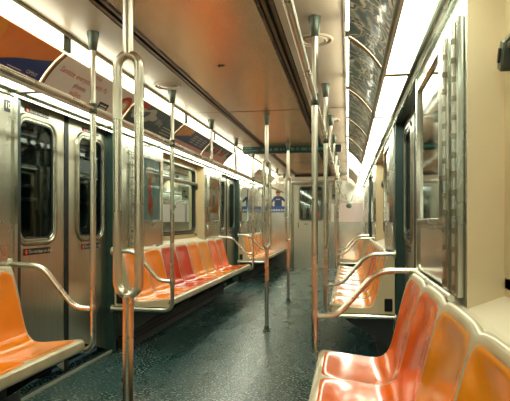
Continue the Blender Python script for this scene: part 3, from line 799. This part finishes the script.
# number plate
mb = MB(); f = wall_fn(-1, 2.70, 1.765, WALL)
root = empty('number_sign', (DX(-1, WALL), 2.70, 1.76), 'small black sign with white number 10 on left wall', 'sign')
mb.rings([[f(u, v, -.0) for u, v in rrect(.05, .07, .003, 2)], [f(u, v, .003) for u, v in rrect(.05, .07, .003, 2)]], 'black'); mb.build('plate', root)
mb = MB(); add_text(mb, '10', .052, lambda x, y: f(x, y, .0045), 'white_print', 'CENTER'); mb.build('numerals', root, smooth=False)

# ------------------------------------------------------------ green destination sign across the aisle
root = empty('display_sign', (CX, 7.30, 2.10), 'green electronic display sign hanging across the ceiling', 'sign')
mb = MB(); mb.box(-1.485, -.09, 7.30, 7.38, 2.062, 2.175, 'led_green_case'); mb.build('case', root, smooth=False, bevel=.006)
mb = MB()
for x, w, z, h in ((-1.46, .045, 2.130, .022), (-1.40, .045, 2.130, .022)): mb.box(x, x+w, 7.296, 7.301, z, z+h, 'led_text')
for k in range(9): mb.box(-1.46+k*.022, -1.445+k*.022, 7.296, 7.301, 2.098, 2.112, 'led_text')
mb.build('small_lettering', root, smooth=False)
mb = MB(); x = -1.20
while x < -.16:
    w = random.choice((.012, .018, .03)); mb.box(x, x+w, 7.296, 7.301, 2.095, 2.128+random.choice((0, .008)), 'led_text'); x += w+random.choice((.008, .012, .03))
mb.build('lit_lettering', root, smooth=False)
# ------------------------------------------------------------ end wall posters and equipment
f = end_fn(-1.62, 1.55, Y1)
root = empty('end_wall_poster', (-1.62, Y1, 1.5), 'white poster on end wall with a person in a blue shirt above a blue band', 'poster')
mb = MB(); mb.box(-1.88, -1.37, Y1-.008, Y1, 1.30, 1.96, 'white_print'); sh = mb.build('sheet', root, smooth=False)
mb = MB(); mb.box(-1.88, -1.37, Y1-.011, Y1-.008, 1.30, 1.44, 'poster_blue')
for k in range(7): mb.box(-1.82+k*.06, -1.78+k*.06, Y1-.0125, Y1-.011, 1.33, 1.37, 'white_print')
mb.build('blue_band', root, smooth=False)
g0 = end_fn(-1.585, 1.44, Y1-.011)
g = lambda u, v, o=0: g0(u*.95, v*.88, o)
mb = MB()
mb.poly([g(u, v, 0) for u, v in ((-.09, 0), (.09, 0), (.09, .17), (.16, .10), (.19, .14), (.10, .25), (.03, .27), (-.03, .27), (-.10, .25), (-.17, .13), (-.13, .10), (-.09, .16))], 'shirt_blue')
mb.poly([g(u, v, .001) for u, v in ((-.17, .13), (-.13, .10), (-.13, .0), (-.17, .0))], 'skin')
mb.poly([g(.052*math.cos(a*math.pi/8), .325+.065*math.sin(a*math.pi/8), .001) for a in range(16)], 'skin')
mb.poly([g(.06*math.cos(a*math.pi/8), .35+.055*math.sin(a*math.pi/8), .0015) for a in range(9)], 'hair')
for k in range(4): mb.poly([g(-.05+k*.026+u, .17+v, .001) for u, v in ((0, 0), (.018, 0), (.018, .022), (0, .022))], 'white_print')
mb.build('printed_figure', root, smooth=False)
mb = MB()
for k in range(6): mb.box(-1.86, -1.86+.10+.03*(k % 3), Y1-.0095, Y1-.008, 1.50+k*.055, 1.508+k*.055, 'ad_palegrey')
mb.build('text_lines', root, smooth=False)

root = empty('end_wall_poster', (.03, Y1, 1.3), 'pinkish white blank-looking poster on end wall at right, below a fan of coloured rays', 'poster')
mb = MB(); mb.box(-.27, .33, Y1-.008, Y1, 1.08, 1.50, 'pink_poster'); mb.build('sheet', root, smooth=False)
mb = MB()
for k, a in enumerate(range(8, 180, 12)):
    a0, a1 = math.radians(a), math.radians(a+3.5); g = end_fn(.02, 1.50, Y1-.004)
    if 76 < a < 104: continue
    mb.poly([g(.10*math.cos(a0), .10*math.sin(a0)*.7, 0), g(.34*math.cos(a0), .34*math.sin(a0)*.6, 0), g(.34*math.cos(a1), .34*math.sin(a1)*.6, 0), g(.10*math.cos(a1), .10*math.sin(a1)*.7, 0)], ('ad_red', 'ad_pink', 'ad_palegrey')[k % 3])
mb.build('printed_rays', root, smooth=False)
mb = MB(); g = end_fn(.02, 1.44, Y1-.010)
mb.rings([[g(r*math.cos(a*math.pi/10), r*.9*math.sin(a*math.pi/10), o) for a in range(20)] for r, o in ((.06, -.004), (.06, .006), (.035, .012))], 'fitting')
for sg in (-1, 1): mb.poly([g(sg*.02, .04, .003), g(sg*.045, .04, .003), g(sg*.075, .14, .003), g(sg*.05, .14, .003)], 'white_print')
mb.build('round_emblem', root)
root = empty('narrow_poster', (-.345, Y1, 1.3), 'narrow white notice on end wall right of the door', 'notice')
mb = MB(); mb.box(-.372, -.31, Y1-.006, Y1, 1.08, 1.50, 'white_print'); mb.build('sheet', root, smooth=False)
root = empty('intercom_box', (-.30, Y1, 1.75), 'small steel intercom box with dark openings right of end door', 'intercom')
mb = MB(); mb.box(-.36, -.20, Y1-.05, Y1, 1.60, 1.92, 'frame_metal'); b_ = mb.build('case', root, smooth=False, bevel=.006)
mb = MB(); mb.box(-.30, -.24, Y1-.056, Y1-.05, 1.78, 1.82, 'black'); mb.box(-.34, -.28, Y1-.056, Y1-.05, 1.65, 1.69, 'black'); mb.build('dark_opening', root, smooth=False)

# ------------------------------------------------------------ world, camera
w = bpy.data.worlds.new('World'); bpy.context.scene.world = w; w.use_nodes = True
w.node_tree.nodes['Background'].inputs[0].default_value = (.02, .03, .032, 1); w.node_tree.nodes['Background'].inputs[1].default_value = .5
cam = bpy.data.cameras.new('Camera'); co = bpy.data.objects.new('Camera', cam); C.objects.link(co)
co.location = (0, 0, 1.10); co.rotation_euler = (math.radians(90), 0, math.atan(93/520))
cam.sensor_fit = 'HORIZONTAL'; cam.sensor_width = 36; cam.lens = 520/510*36; cam.shift_y = 20.5/510; cam.clip_start = .02
bpy.context.scene.camera = co
sc = bpy.context.scene
sc.view_settings.view_transform = 'Standard'; sc.view_settings.look = 'None'; sc.view_settings.exposure = 1.03; sc.view_settings.gamma = 1
